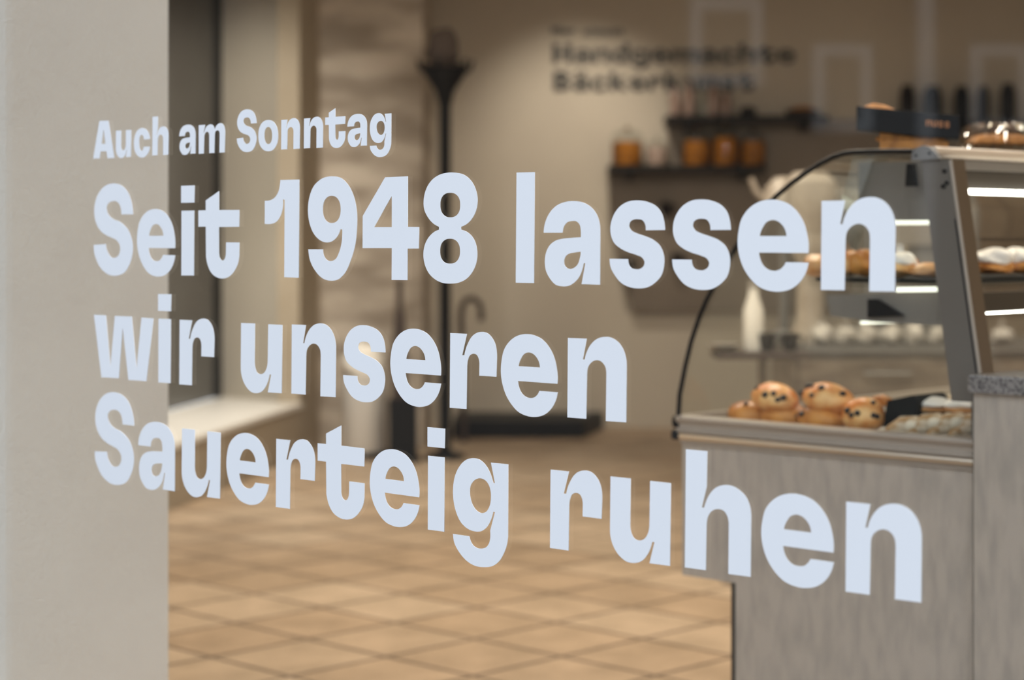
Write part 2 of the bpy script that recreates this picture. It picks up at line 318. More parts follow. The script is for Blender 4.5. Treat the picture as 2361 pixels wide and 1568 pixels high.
# letter outlines in millimetres ('!' marks a corner) and the words on the pane
GLYPHS = {
'e': (108.6, ['108.2,44.7! 33.2,44.8! 34.6,38.1 39.8,29.0 47.0,24.1 57.6,22.4 65.9,24.3 71.2,28.4 74.5,33.2! 108.6,33.1! 105.4,22.5 97.3,10.6 84.6,1.4 67.0,-3.2 50.5,-2.8 33.9,1.9 19.5,12.6 8.7,26.1 2.7,40.1 0.0,54.4 1.5,72.4 6.3,87.3 17.1,99.5 31.5,107.5 48.2,110.7 64.7,109.5 79.9,104.3 92.7,94.2 102.0,80.7 107.0,65.3 108.6,54.4', '34.4,65.5! 75.5,65.5! 74.1,72.0 69.4,78.8 62.3,83.8 52.9,85.4 44.6,82.4 38.7,75.5 35.8,70.4']),
'n': (106.3, ['1.0,108.2! 35.3,108.4! 28.1,80.1! 31.5,79.7! 34.6,88.7 41.8,99.7 52.5,108.1 65.5,111.8 80.8,110.9 93.6,104.3 102.2,93.3 105.9,81.2 106.3,70.7! 105.7,0.1! 69.7,-0.4! 70.7,61.9! 69.0,71.6 63.1,77.9 53.7,80.3 44.2,77.0 37.7,70.1 35.8,60.2! 34.6,0.2! 0.0,-0.0!']),
's': (95.8, ['95.8,73.3! 94.6,82.8 90.0,95.4 80.6,104.5 66.5,110.0 48.7,112.4 30.8,110.5 16.3,103.3 6.6,92.4 1.7,79.6 2.4,66.7 7.8,56.6 18.7,49.3 33.2,43.9 47.5,40.4 57.1,36.8 61.1,31.4 59.4,26.0 53.5,22.3 46.4,21.6 38.0,23.4 33.7,28.4 32.5,35.0! 0.0,35.1! 1.7,24.4 9.0,13.5 19.9,3.6 33.2,-1.7 49.9,-3.6 66.5,-1.6 80.6,5.5 90.0,14.6 94.2,27.2 93.5,41.6 87.6,52.3 75.9,60.4 61.8,65.2 47.5,69.0 38.0,73.1 34.4,78.5 36.8,84.5 42.8,87.2 49.9,87.6 58.2,85.7 62.3,80.3 63.2,73.0!']),
'S': (117.9, ['117.9,102.2! 116.4,112.3 111.8,126.1 101.3,141.4 86.1,151.2 67.8,155.8 49.3,155.7 30.7,150.7 15.1,140.0 5.7,126.8 1.6,112.1 2.5,99.6 8.8,85.6 21.3,73.9 36.9,66.9 55.5,62.0 70.8,56.9 78.5,49.5 80.0,40.7 75.4,32.4 64.7,27.4 53.9,28.0 44.7,34.4 39.4,41.1 36.9,51.1! 0.0,49.4! 1.9,34.6 8.8,22.5 21.3,9.2 36.9,0.6 55.5,-3.7 77.0,-2.5 95.2,3.9 107.3,16.4 114.9,31.1 117.0,47.2 113.3,61.0 104.3,74.4 92.2,83.3 77.0,90.2 61.6,93.6 49.3,99.1 40.6,107.4 39.4,116.3 44.7,122.0 55.5,125.4 67.8,125.2 77.0,120.4 81.5,113.6 83.7,102.2!']),
'a': (103.9, ['0.0,69.8! 1.0,78.4 5.2,89.0 13.5,99.6 25.8,107.8 40.2,111.8 58.4,112.7 74.5,110.2 88.5,103.4 97.4,94.4 102.3,84.1 103.9,72.2! 103.7,0.1! 70.1,0.3! 77.1,28.7! 74.1,28.6! 71.5,20.1 65.5,9.6 56.4,2.0 46.3,-2.4 35.1,-3.3 21.7,-0.9 11.4,7.3 4.2,17.8 2.1,29.9 4.2,42.0 11.4,52.7 21.7,58.8 36.1,61.8 52.3,62.9 68.9,63.8! 68.7,73.8 66.9,80.5 61.4,85.0 52.3,85.8 43.2,83.6 37.7,78.3 35.3,69.8!', '68.5,44.2! 58.4,43.1 48.3,41.6 41.2,37.8 38.1,31.7 39.1,25.7 43.2,22.0 49.3,20.6 56.4,22.2 63.5,27.5 66.9,35.0 68.5,41.0']),
'r': (95.3, ['1.1,107.0! 35.2,107.0! 25.5,76.1! 30.1,76.3! 32.9,84.9 38.3,94.8 46.5,104.3 55.6,109.1 66.4,110.9 76.3,109.4 86.1,102.9 92.3,94.1 95.0,83.7 95.3,71.8! 94.6,48.5! 60.3,48.4! 60.7,65.9! 59.2,72.5 55.6,77.5 48.3,79.1 41.1,76.2 37.1,69.1 35.6,59.5! 34.7,-0.6! 0.0,-0.8!']),
'u': (104.9, ['0.9,106.7! 36.2,106.9! 35.4,44.9! 37.1,35.9 42.3,28.6 51.7,26.6 60.2,29.9 66.2,37.7 68.7,48.3! 69.8,106.7! 104.9,106.7! 103.5,-0.9! 68.7,-1.3! 77.2,27.1! 73.3,27.1! 70.4,18.6 63.6,7.5 55.1,-0.0 42.3,-4.1 29.3,-3.6 17.2,2.2 6.7,13.0 1.1,25.6 0.0,38.7!']),
'h': (106.7, ['1.8,152.5! 36.6,152.7! 35.8,107.4! 27.7,80.0! 31.6,80.0! 34.8,88.3 41.3,99.0 50.9,107.5 62.0,111.6 74.7,112.1 87.3,108.2 98.2,100.4 104.4,89.8 106.7,77.6! 105.9,0.5! 70.7,0.0! 71.5,64.1! 69.2,72.7 63.6,79.0 54.1,80.6 44.5,77.2 38.0,69.6 35.6,59.2! 34.5,0.4! 0.0,0.2!']),
'i': (36.9, ['0.0,148.7! 36.9,148.9! 36.4,120.4! 0.0,120.4!', '1.1,107.1! 35.8,107.3! 35.3,-0.2! 0.7,-0.7!']),
't': (108.4, ['19.9,123.6! 55.1,138.4! 55.1,107.6! 108.4,107.3! 108.2,80.0! 55.1,79.8! 55.1,37.2! 57.1,30.0 60.9,26.2 65.1,25.4 69.6,27.3 72.6,33.0 73.5,40.5! 73.8,54.8! 108.4,54.8! 108.2,33.8! 105.3,22.2 96.7,10.0 84.4,0.6 68.3,-3.8 52.1,-2.9 35.8,4.1 25.7,16.3 20.6,30.8! 19.9,80.5! 0.0,80.4! 0.0,107.2! 19.9,107.5!']),
'g': (110.9, ['76.9,107.2! 110.9,107.6! 110.5,7.0! 108.8,-3.7 102.4,-18.0 91.8,-31.4 79.0,-38.9 64.0,-41.9 44.5,-42.1 24.8,-35.2 11.5,-25.0 2.7,-13.6 0.0,-1.5! 33.6,-1.4! 35.7,-7.0 41.2,-13.3 48.8,-16.3 59.7,-15.9 68.3,-12.7 73.7,-6.0 75.8,3.4 75.4,11.0! 85.0,38.1! 81.8,38.3! 76.9,26.4 68.3,14.8 57.5,8.4 46.7,6.8 31.4,8.7 16.0,17.2 6.0,31.7 0.9,48.3 0.4,65.4 3.8,81.2 12.6,95.9 24.8,106.1 40.1,110.7 55.3,109.3 66.1,103.2 74.7,93.3 81.6,79.1! 85.0,78.9!', '34.7,60.7 35.7,70.0 41.2,77.4 48.8,81.9 56.4,83.3 66.1,81.1 72.6,75.5 76.5,66.0 76.9,55.3 73.7,44.4 67.2,36.9 58.6,34.2 48.8,36.6 41.2,42.8 36.4,51.6']),
'l': (36.4, ['1.5,153.9! 36.4,153.8! 35.2,0.3! 0.0,0.2!']),
'w': (176.4, ['0.0,108.5! 36.6,108.3! 50.2,18.5! 63.4,108.0! 113.6,108.4! 127.5,18.9! 141.9,107.5! 176.4,107.0! 156.2,-0.4! 103.6,-0.8! 87.0,88.7! 75.6,0.6! 23.2,-0.2!']),
'1': (85.2, ['39.3,153.5! 85.2,153.3! 84.2,-0.0! 48.7,0.5! 49.7,122.3! 45.4,122.8! 45.0,110.6 40.0,97.8 29.9,88.2 16.3,84.4 0.0,84.5! 0.3,121.2! 13.0,121.7 26.5,126.9 34.9,136.5 38.3,147.1']),
'9': (114.4, ['0.7,44.6! 35.6,44.8! 37.2,36.4 43.6,29.2 54.7,26.8 65.9,30.4 73.8,40.8 79.4,55.4 81.0,75.1! 76.9,75.7! 70.6,65.7 57.9,57.4 43.6,55.3 27.5,59.4 13.0,69.9 3.3,86.8 0.0,105.8 3.3,124.8 13.0,141.5 30.8,152.7 57.9,156.7 80.1,152.8 97.3,140.0 108.2,123.4 114.4,100.7 114.4,76.0 109.7,49.3 100.4,28.6 87.9,9.9 72.2,-0.7 54.7,-3.4 35.6,-0.2 17.9,11.1 4.9,27.8', '77.2,105.8 75.8,96.9 71.7,90.6 65.3,86.5 56.3,85.1 47.4,86.6 40.9,90.7 36.7,97.2 35.3,106.1 36.7,115.0 40.9,121.4 47.4,125.5 56.3,126.8 65.3,125.2 71.7,121.1 75.8,114.6']),
'4': (124.3, ['50.4,152.8! 100.2,153.3! 100.0,78.8! 124.3,78.4! 123.8,46.9! 99.7,46.8! 99.5,0.2! 64.7,-0.0! 65.2,47.2! 0.0,46.9! 0.3,95.5!', '26.0,78.6! 65.2,124.7! 65.2,78.5!']),
'8': (112.2, ['33.0,78.6! 33.0,74.6! 22.6,71.1 11.0,63.1 2.8,51.8 0.0,37.3 2.8,24.4 11.0,11.7 24.9,2.3 41.1,-2.6 57.1,-3.3 73.0,-1.8 91.0,4.9 103.3,16.0 110.0,28.7 111.5,41.2 108.8,53.7 101.0,64.7 91.0,71.0 78.8,74.5! 78.8,78.5! 91.0,82.8 102.2,91.4 110.0,103.9 112.2,116.4 108.8,130.6 99.9,143.3 86.5,152.2 68.4,156.3 50.2,156.7 31.9,153.4 15.6,144.9 5.1,132.2 0.7,117.8 1.6,104.9 8.7,93.6 20.3,83.9', '77.0,109.8 75.7,102.0 71.8,96.7 65.5,93.4 56.4,92.3 47.2,93.5 40.9,97.0 36.9,102.4 35.5,110.2 36.9,118.0 40.9,123.3 47.2,126.6 56.4,127.6 65.5,126.3 71.8,122.9 75.7,117.5', '76.6,43.5 75.2,35.6 71.3,30.2 65.1,26.7 55.9,25.5 46.8,26.5 40.4,29.9 36.4,35.3 35.1,43.3 36.4,51.3 40.4,56.7 46.8,60.2 55.9,61.4 65.1,60.2 71.3,56.8 75.2,51.4']),
'A': (149.4, ['44.5,151.3! 107.7,149.9! 149.4,-2.4! 101.9,-2.3! 94.3,26.6! 53.1,26.7! 46.4,-1.3! 0.0,-1.2!', '58.9,56.9! 74.2,117.1! 87.6,57.1!']),
'c': (108.0, ['108.0,65.1! 100.7,86.8 78.0,106.4 50.6,111.2 18.4,97.8 0.0,57.9 9.2,17.0 41.4,-4.5 73.4,-3.7 98.9,14.4 108.0,35.6! 66.1,36.9! 59.7,23.6 50.6,20.6 39.6,29.6 35.0,51.3 38.7,75.5 50.6,84.3 61.6,80.1 67.0,65.4!']),
'm': (163.6, ['0.0,108.2! 39.2,108.2! 29.0,79.5! 34.1,79.3! 44.3,97.1 61.3,106.8 76.5,108.3 90.9,102.1 99.3,86.3! 109.3,101.4 124.4,109.6 139.5,110.5 155.3,100.7 163.6,77.2! 161.1,-0.8! 128.6,-0.9! 130.3,70.7! 126.9,80.1 116.1,84.1 103.5,79.4 99.3,66.6! 97.6,-1.0! 65.5,-1.1! 65.5,66.8! 62.1,77.3 52.8,81.2 40.1,76.5 34.1,63.7! 31.6,-1.7! 0.0,-1.8!']),
'o': (115.6, ['115.6,51.4 111.6,27.6 100.1,10.1 82.2,-0.9 58.1,-4.2 33.9,0.5 15.8,12.6 4.1,31.1 0.0,55.4 4.1,79.5 15.8,97.1 33.9,108.0 58.1,111.1 82.2,106.1 100.1,93.9 111.6,75.5', '81.0,53.1 79.5,40.0 74.9,30.3 67.7,24.2 58.1,22.3 48.5,24.8 41.3,31.4 36.7,41.5 35.1,54.7 36.7,67.9 41.3,77.6 48.5,83.7 58.1,85.5 67.7,83.0 74.9,76.4 79.5,66.4']),
}
WORDS = [
    ('Auch', 1.3347, 0.43, [-2.9603, -2.8916, -2.8382, -2.7851]),
    ('am', 1.3347, 0.43, [-2.7093, -2.6558]),
    ('Sonntag', 1.3347, 0.43, [-2.5548, -2.4998, -2.4427, -2.3873, -2.3365, -2.2849, -2.2339]),
    ('Seit', 1.1333, 1.0, [-2.9585, -2.8291, -2.7041, -2.6568]),
    ('1948', 1.1333, 1.0, [-2.4837, -2.3775, -2.2502, -2.1169]),
    ('lassen', 1.1333, 1.0, [-1.9293, -1.8758, -1.7553, -1.6475, -1.5408, -1.4139]),
    ('wir', 0.9518, 1.0, [-2.9581, -2.7686, -2.7092]),
    ('unseren', 0.9518, 1.0, [-2.5447, -2.4176, -2.2947, -2.1882, -2.0616, -1.9583, -1.8316]),
    ('Sauerteig', 0.7713, 1.0, [-2.9553, -2.8254, -2.7024, -2.582, -2.4558, -2.3543, -2.2339, -2.1081, -2.0549]),
    ('ruhen', 0.7713, 1.0, [-1.864, -1.7545, -1.6263, -1.5038, -1.378]),
]

# ------------------------------------------------------------------ lettering
def parse(c):
    r = []
    for t in c.split():
        k = t.endswith('!'); x, y = t.rstrip('!').split(','); r.append((float(x)/1000, float(y)/1000, k))
    return r
def smooth_contour(pts, sub=5):
    n = len(pts); out = []
    for i in range(n):
        p1, p2 = pts[i], pts[(i+1) % n]
        out.append((p1[0], p1[1]))
        if p1[2] and p2[2]: continue
        p0 = pts[i-1] if not p1[2] else None
        p3 = pts[(i+2) % n] if not p2[2] else None
        # centripetal-ish tangents
        def tan(a, b, c):
            d1 = math.hypot(b[0]-a[0], b[1]-a[1]) or 1e-9; d2 = math.hypot(c[0]-b[0], c[1]-b[1]) or 1e-9
            return tuple(((b[j]-a[j])/d1*d2 + (c[j]-b[j])/d2*d1) / (d1+d2) for j in (0, 1))
        L = math.hypot(p2[0]-p1[0], p2[1]-p1[1])
        t1 = tan(p0, p1, p2) if p0 else None; t2 = tan(p1, p2, p3) if p3 else None
        ch = ((p2[0]-p1[0]), (p2[1]-p1[1]))
        if t1 is None: t1 = tuple((1.5*ch[j]/L - .5*t2[j]) for j in (0, 1))
        if t2 is None: t2 = tuple((1.5*ch[j]/L - .5*t1[j]) for j in (0, 1))
        for k in range(1, sub):
            s = k/sub; h = (2*s**3-3*s**2+1, s**3-2*s**2+s, -2*s**3+3*s**2, s**3-s**2)
            out.append(tuple(h[0]*p1[j] + h[1]*t1[j]*L + h[2]*p2[j] + h[3]*t2[j]*L for j in (0, 1)))
    return out
EXTRA = {   # further characters in the same face, for the wall: (width, [contours])
    'H': (118, ['0,0! 38,0! 38,62! 80,62! 80,0! 118,0! 118,153! 80,153! 80,92! 38,92! 38,153! 0,153!']),
    'B': (112, ['0,0! 62,0! 92,6 108,26 108,52 98,70 82,79! 96,90 102,108 98,132 84,147 60,153! 0,153!', '38,30! 56,30! 68,38 70,50 64,60 54,64! 38,64!', '38,93! 54,93! 63,99 65,108 62,118 54,123! 38,123!']),
    'k': (112, ['0,0! 36,0! 36,38! 46,48! 72,0! 114,0! 70,74! 110,108! 66,108! 36,76! 36,153! 0,153!']),
    'd': (107, ['107,0! 107,153! 70,153! 70,100! 60,108 45,111 22,103 6,82 0,54 6,24 22,3 45,-3 62,2 72,14! 74,0!', '71,54 66,34 54,27 42,34 37,54 42,76 54,83 66,76']),
}
def glyph(ch):
    if ch == 'ä':
        wd_, cs = GLYPHS['a']; return wd_, cs + ['14,126! 44,126! 44,152! 14,152!', '60,126! 90,126! 90,152! 60,152!']
    return GLYPHS[ch] if ch in GLYPHS else EXTRA[ch]
mesh_cache = {}
def letter_mesh(ch, sc, sx=1.0, depth=.0003):
    key = (ch, sc, round(sx, 3), depth)
    if key in mesh_cache: return mesh_cache[key]
    cu = bpy.data.curves.new('letter', 'CURVE'); cu.dimensions = '2D'; cu.fill_mode = 'BOTH'; cu.extrude = depth
    for c in glyph(ch)[1]:
        q = smooth_contour(parse(c)); sp = cu.splines.new('POLY'); sp.points.add(len(q)-1); sp.use_cyclic_u = True
        for i, (x, y) in enumerate(q): sp.points[i].co = (x*sc*sx, y*sc, 0, 1)
    o = bpy.data.objects.new('tmp', cu); col.objects.link(o)
    dg = bpy.context.evaluated_depsgraph_get(); dg.update()
    me = bpy.data.meshes.new_from_object(o.evaluated_get(dg)); col.objects.unlink(o); bpy.data.objects.remove(o)
    me.transform(Matrix.Rotation(math.pi/2, 4, 'X')); me.name = 'letter'
    mesh_cache[key] = me; return me
WORD_LABELS = {
    'Auch': 'small white word Auch on the shop window, first word of the top line',
    'am': 'small white two-letter word am in the middle of the top line',
    'Sonntag': 'small white word Sonntag at the end of the top line on the glass',
    'Seit': 'large white word Seit on the glass, left of the number 1948',
    '1948': 'large white number 1948 on the shop window',
    'lassen': 'large white word lassen on the glass, in front of the glass display case',
    'wir': 'large white three-letter word wir near the left pillar',
    'unseren': 'large white word unseren in the third line of the window lettering',
    'Sauerteig': 'large white word Sauerteig, longest word, starting the lowest line',
    'ruhen': 'large white word ruhen in front of the grey counter panel'}
for wd_, z, sc, ps in WORDS:
    base = R_ * ps[0] + N_ * 1.9994 + Vector((0, 0, z))
    t = thing('window_lettering', WORD_LABELS[wd_], 'lettering', base, ANG, 'white words on the shop window')
    for ch, p in zip(wd_, ps):
        me = letter_mesh(ch, sc)
        if not me.materials: me.materials.append(M['vinyl'])
        o = bpy.data.objects.new('letter', me); col.objects.link(o); o.parent = t; o.location = (p - ps[0], 0, 0)
def wall_word(txt, x0, x1, ybase, cap_px, Y, label):
    mpp = Y / F; sc = cap_px * mpp / .153
    wsum = sum(glyph(c)[0] for c in txt)/1000*sc; gap = .017*sc
    sx = ((x1-x0)*mpp - gap*(len(txt)-1)) / wsum
    t = thing('wall_lettering', label, 'lettering', at(x0, ybase, Y), 0, 'black words on the back wall'); x = 0
    for c in txt:
        me = letter_mesh(c, sc, sx, .002)
        if not me.materials: me.materials.append(M['lettering'])
        o = bpy.data.objects.new('letter', me); col.objects.link(o); o.parent = t; o.location = (x, 0, 0)
        x += glyph(c)[0]/1000*sc*sx + gap
wall_word('Hier', 1272, 1326, 80, 19, 12.395, 'small black word Hier in the top line on the back wall')
wall_word('schmeckt', 1344, 1437, 82, 19, 12.395, 'small black word schmeckt in the top line on the back wall')
wall_word('Handgemachte', 1274, 1834, 146, 46, 12.395, 'black word Handgemachte on the back wall')
wall_word('Bäckerkunst', 1276, 1740, 210, 46, 12.395, 'black word Bäckerkunst below Handgemachte, behind the upper shelf')

# ------------------------------------------------------------------ display case (local frame: x along its end, y along its length, z up)
LEN = 1.7
case = thing('display_case', 'glass bakery display case with curved glass and grey laminate body', 'display case', O_, ANG)
zr = .8005
prism('body_panel', M['laminate'], case, [(.004, .446), (.752, .446), (.752, .755), (.004, .755)], 0, LEN)
prism('base_panel', M['laminate'], case, [(.152, 0), (.752, 0), (.752, .446), (.152, .446)], 0, LEN - .1)
box('edge_strip', M['laminate_edge'], case, .141, .152, -.001, .03, 0, .446)
# padded rail with its concave face, and the bright bar below it
rp = [(-.004, .8005), (-.018, .7985), (-.021, .794), (-.018, .789), (-.012, .783), (-.011, .775), (-.016, .7705), (-.016, .765), (.02, .765), (.02, .8005)]
bm = bmesh.new()
a_ = [bm.verts.new((0, y, z)) for y, z in rp]; b_ = [bm.verts.new((.753, y, z)) for y, z in rp]; n_ = len(rp)
bm.faces.new(a_); bm.faces.new(b_[::-1])
for i in range(n_): bm.faces.new([a_[i], b_[i], b_[(i+1) % n_], a_[(i+1) % n_]])
finish(bm, 'bumper_rail', M['bumper'], case)
tube('rail_bar', M['satin'], case, [(.008, -.010, .7555), (.752, -.010, .7555)], .0085)
box('rail_backing', M['bumper'], case, .004, .752, -.006, .02, .738, .7655)
# front bumper along the customer side
box('front_rail', M['bumper'], case, -.012, .004, .0, LEN, .745, .8005, bevel=.003)
cp = [(1563, 979), (1567, 911), (1580, 844), (1594, 786), (1611, 735), (1628, 694), (1641, 669), (1663, 625), (1693, 577), (1717, 538), (1742, 505), (1768, 475), (1792, 450), (1828, 420), (1859, 398), (1891, 377), (1923, 361), (1949, 353), (1971, 350.5), (2019, 349), (2111, 349)]
curve = [case_sz(x, y, 0) for x, y in cp]
post_l = [case_sz(2124, 362, 0), case_sz(2196, 935, 0)]
poly = curve + [case_sz(2135, 349, 0), case_sz(2150, 460, 0), case_sz(2208, 935, 0), (case_sz(2208, 935, 0)[0], .79), (-.003, .79)]
prism('end_pane', M['case_glass'], case, poly, .004, .010)
prism('end_pane', M['case_glass'], case, poly, LEN-.010, LEN-.004)
tube('rubber_seal', M['rubber'], case, [(s, .0, z) for s, z in curve], .0055, 10)
bm = bmesh.new()                                                     # curved front pane
inner = []
for i, (s, z) in enumerate(curve):
    p, q = curve[max(i-1, 0)], curve[min(i+1, len(curve)-1)]; d = Vector((q[0]-p[0], q[1]-p[1])).normalized()
    inner.append((s + d.y*.005, z - d.x*.005))
va = [[bm.verts.new((s, y, z)) for s, z in curve] for y in (.011, LEN-.011)]
vb = [[bm.verts.new((s, y, z)) for s, z in inner] for y in (.011, LEN-.011)]
for i in range(len(curve)-1):
    bm.faces.new([va[0][i], va[0][i+1], va[1][i+1], va[1][i]]); bm.faces.new([vb[0][i], vb[1][i], vb[1][i+1], vb[0][i+1]])
    for k in (0, 1): bm.faces.new([va[k][i], va[k][i+1], vb[k][i+1], vb[k][i]])
finish(bm, 'front_pane', M['case_glass'], case, smooth=True)
lathe('hinge', M['black'], case, [(0, -.014), (.0115, -.012), (.0135, 0), (.0115, .012), (0, .014)], 16, smooth=True).location = (-.006, -.004, .786)
s0, z0 = case_sz(1562, 1002, 0)
lathe('hinge', M['black'], case, [(0, -.012), (.011, -.009), (.0125, .004), (.008, .012), (0, .013)], 16).location = (s0, -.004, z0)
# slanted corner post, its end cap and the top tube
pp = [case_sz(2126, 366, 0), case_sz(2194, 368, 0), case_sz(2262, 860, 0), case_sz(2262, 930, 0), case_sz(2196, 930, 0)]
pp = [pp[0], pp[1], pp[2], (pp[2][0], .872), (pp[4][0], .872)]
prism('corner_post', M['post_grey'], case, pp, -.004, .004)
pq = [(pp[1][0]-.03, pp[1][1]), (pp[1][0]-.001, pp[1][1]), (pp[2][0]-.001, pp[2][1]), (pp[2][0]-.001, .872), (pp[2][0]-.035, .872)]
prism('post_side', M['post_warm_reflection'], case, pq, .004, .050)
e0, e1 = Vector(case_sz(2194, 368, 0)), Vector(case_sz(2262, 860, 0))
tube('post_trim', M['bumper'], case, [(e0.x, -.004, e0.y), (e1.x, -.004, e1.y)], .0032, 8)
g0, g1 = Vector(case_sz(2205, 505, 0)), Vector(case_sz(2254, 860, 0))
tube('post_groove', M['black'], case, [(g0.x, -.005, g0.y), (g1.x, -.005, g1.y)], .0015, 6)
for x, y in [(2181, 395), (2186, 422), (2178, 430)]:
    s_, z_ = case_sz(x, y, 0)
    tube('screw', M['black'], case, [(s_, -.008, z_), (s_, -.003, z_)], .0042, 10)
bp = [(2109, 371), (2112, 352), (2122, 341), (2137, 336), (2152, 340), (2165, 352), (2173, 366)]
prism('end_cap', M['bracket'], case, [case_sz(x, y, 0) for x, y in bp], -.014, .0)
for x, y in [(2121, 359), (2152, 354)]:
    s_, z_ = case_sz(x, y, 0); tube('screw', M['black'], case, [(s_, -.016, z_), (s_, -.012, z_)], .0028, 10)
st, zt = case_sz(2148, 351, 0)
tube('top_tube', M['cream_tube'], case, [(st+.004, -.004, zt), (st+.004, LEN, zt)], .0118, 20)
box('tube_holder', M['steel'], case, st-.012, st+.010, .06, LEN, zt-.032, zt-.0125)
box('valance', M['valance'], case, st-.03, st-.018, .04, LEN-.05, zt-.075, zt-.02)
# lamps in the case
ls, lz = case_sz(2236, 441, .06)
tube('light_tube', M['led'], case, [(ls-.02, .06, lz), (ls-.02, LEN-.1, lz)], .0052, 10)
# upper shelf
zs = 1.105
shelf_s0 = case_sz(1862, 652, .03)[0]
shelf_s1 = .672
box('shelf_pane', M['case_glass'], case, shelf_s0, shelf_s1, .03, LEN-.06, zs-.012, zs-.004)
box('shelf_tray', M['tray'], case, shelf_s0+.01, shelf_s1-.02, .045, .62, zs-.003, zs+.006, bevel=.002)
prism('shelf_bracket', M['steel'], case, [case_sz(1905, 680, .05), (shelf_s1-.01, zs-.020), (shelf_s1-.01, zs-.088), case_sz(2010, 742, .05), case_sz(1915, 728, .05)], .05, .062)
prism('shelf_bracket', M['black'], case, [case_sz(2003, 690, .045), case_sz(2025, 690, .045), case_sz(2085, 728, .045), case_sz(2003, 732, .045)], .040, .049)
tube('light_tube', M['led_soft'], case, [(case_sz(2068, 668, .04)[0], .04, case_sz(2068, 668, .04)[1]), (case_sz(2160, 667, .04)[0], .04, case_sz(2160, 667, .04)[1])], .0048, 8)
tube('light_tube', M['led_soft'], case, [(case_sz(1985, 744, .08)[0], .08, case_sz(1985, 744, .08)[1]), (case_sz(2165, 738, .08)[0], .08, case_sz(2165, 738, .08)[1])], .0035, 8)
q0 = case_sz(2060, 505, .30); q1 = case_sz(2141, 502, .30)
box('light_cover', M['led_soft'], case, q0[0], q1[0]+.06, .30, .315, q0[1]-.012, q0[1]+.013)
q0 = case_sz(1990, 490, .5)
lathe('light_cover', M['porcelain'], case, [(0, .02), (.02, .017), (.034, 0), (.03, -.012), (0, -.014)], 20).location = (q0[0], .5, q0[1])
tube('light_tube', M['led'], case, [(.66, .10, zs-.062), (.66, LEN-.1, zs-.062)], .005, 8)
box('top_panel', M['steel'], case, case_sz(1960, 380, .05)[0], st-.02, .08, .10, 1.23, zt-.014)
prism('hanger', M['black'], case, [case_sz(2096, 378, .05), case_sz(2112, 378, .05), case_sz(2118, 430, .05), case_sz(2093, 430, .05)], .04, .05)
box('deck', M['deck'], case, .012, .74, .012, LEN-.012, .757, .768)
box('rear_panel', M['valance'], case, .70, .715, .055, LEN-.05, 1.045, 1.085)
box('rear_ledge', M['steel'], case, .70, .74, .055, LEN-.05, .775, .90)

# ------------------------------------------------------------------ granite-topped counter end
cw = thing('service_counter', 'grey laminate counter block with a speckled granite top beside the display case', 'counter', case_world(.756, 0, 0), ANG)
box('counter_panel', M['laminate'], cw, .002, 1.1, -.032, .12, 0, .893)
box('panel_joint', M['laminate_edge'], cw, -.001, .002, -.030, .10, 0, .893)
box('worktop', M['granite'], cw, -.004, 1.1, -.045, .135, .893, .929, bevel=.004)

# ------------------------------------------------------------------ pastries
def fold(name, m, parent, pts, r, taper, flat=.7, k=14):
    bm = bmesh.new(); atube(bm, pts, r, k, taper)
    for v in bm.verts: v.co.z *= flat
    return finish(bm, name, m, parent, smooth=True)
DECK = .768
def place(kind, label, cat, x, y, t, group=None, rz=0, z=None):
    s, zz = case_sz(x, y, t); p = case_world(s, t, zz if z is None else z)
    return thing(kind, label, cat, p, ANG + rz, group), p
def raisin_bun(label, x, y, t, rx, ry, rz, dark=False, seed=0, rot=0, spots=7, tilt=0, group='raisin buns in the display case'):
    o, p = place('raisin_bun', label, 'bun', x, y, t, group, rot)
    o.rotation_euler.y = tilt
    blob('crumb', M['bun_dark'] if dark else M['bun'], o, rx, ry, rz, lump=.03, seed=seed, flat=.75)
    rnd = random.Random(seed + 50)
    for k in range(spots):
        a = math.radians(rnd.uniform(195, 345)); el = math.radians(rnd.uniform(5, 62))
        q = (rx*math.cos(a)*math.cos(el), ry*math.sin(a)*math.cos(el), rz*math.sin(el)); r = rnd.uniform(.0045, .0075)
        blob('raisin', M['raisin'], o, r, r, r, c=q, flat=1, seed=k)
    return o
raisin_bun('golden raisin bun on top of the pile, nearest the curved glass', 1787, 922, .12, .060, .045, .037, seed=1, rot=-.25, spots=5, tilt=.16)
raisin_bun('golden raisin bun on top of the pile, second from the curved glass', 1908, 924, .12, .063, .045, .039, seed=6, spots=7, tilt=.10)
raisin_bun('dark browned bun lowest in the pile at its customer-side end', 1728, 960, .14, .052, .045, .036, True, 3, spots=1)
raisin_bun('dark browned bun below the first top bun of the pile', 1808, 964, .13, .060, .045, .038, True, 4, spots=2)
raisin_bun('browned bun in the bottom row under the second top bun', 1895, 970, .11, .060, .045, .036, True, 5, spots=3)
raisin_bun('raisin bun at the pile end, leaning on the black divider', 1992, 962, .09, .048, .042, .042, seed=8, spots=6)
o, p = place('pastry_tip', 'curled browned pastry tip lying above the black divider', 'pastry', 2035, 936, .17)
fold('crust', M['bun_dark'], o, [(-.035, 0, -.006), (-.02, 0, .008), (0, 0, .012), (.02, 0, .008), (.035, .005, 0)], .013, [.4, .9, 1, .7, .3], 1)
o, p = place('tray_divider', 'matt black plastic tray divider between buns and braided loaves', 'tray divider', 2040, 985, .10)
prism('side_wall', M['tray'], o, [(-.006, 0), (.072, 0), (.078, .060), (.066, .070), (.006, .056)], 0, .12)
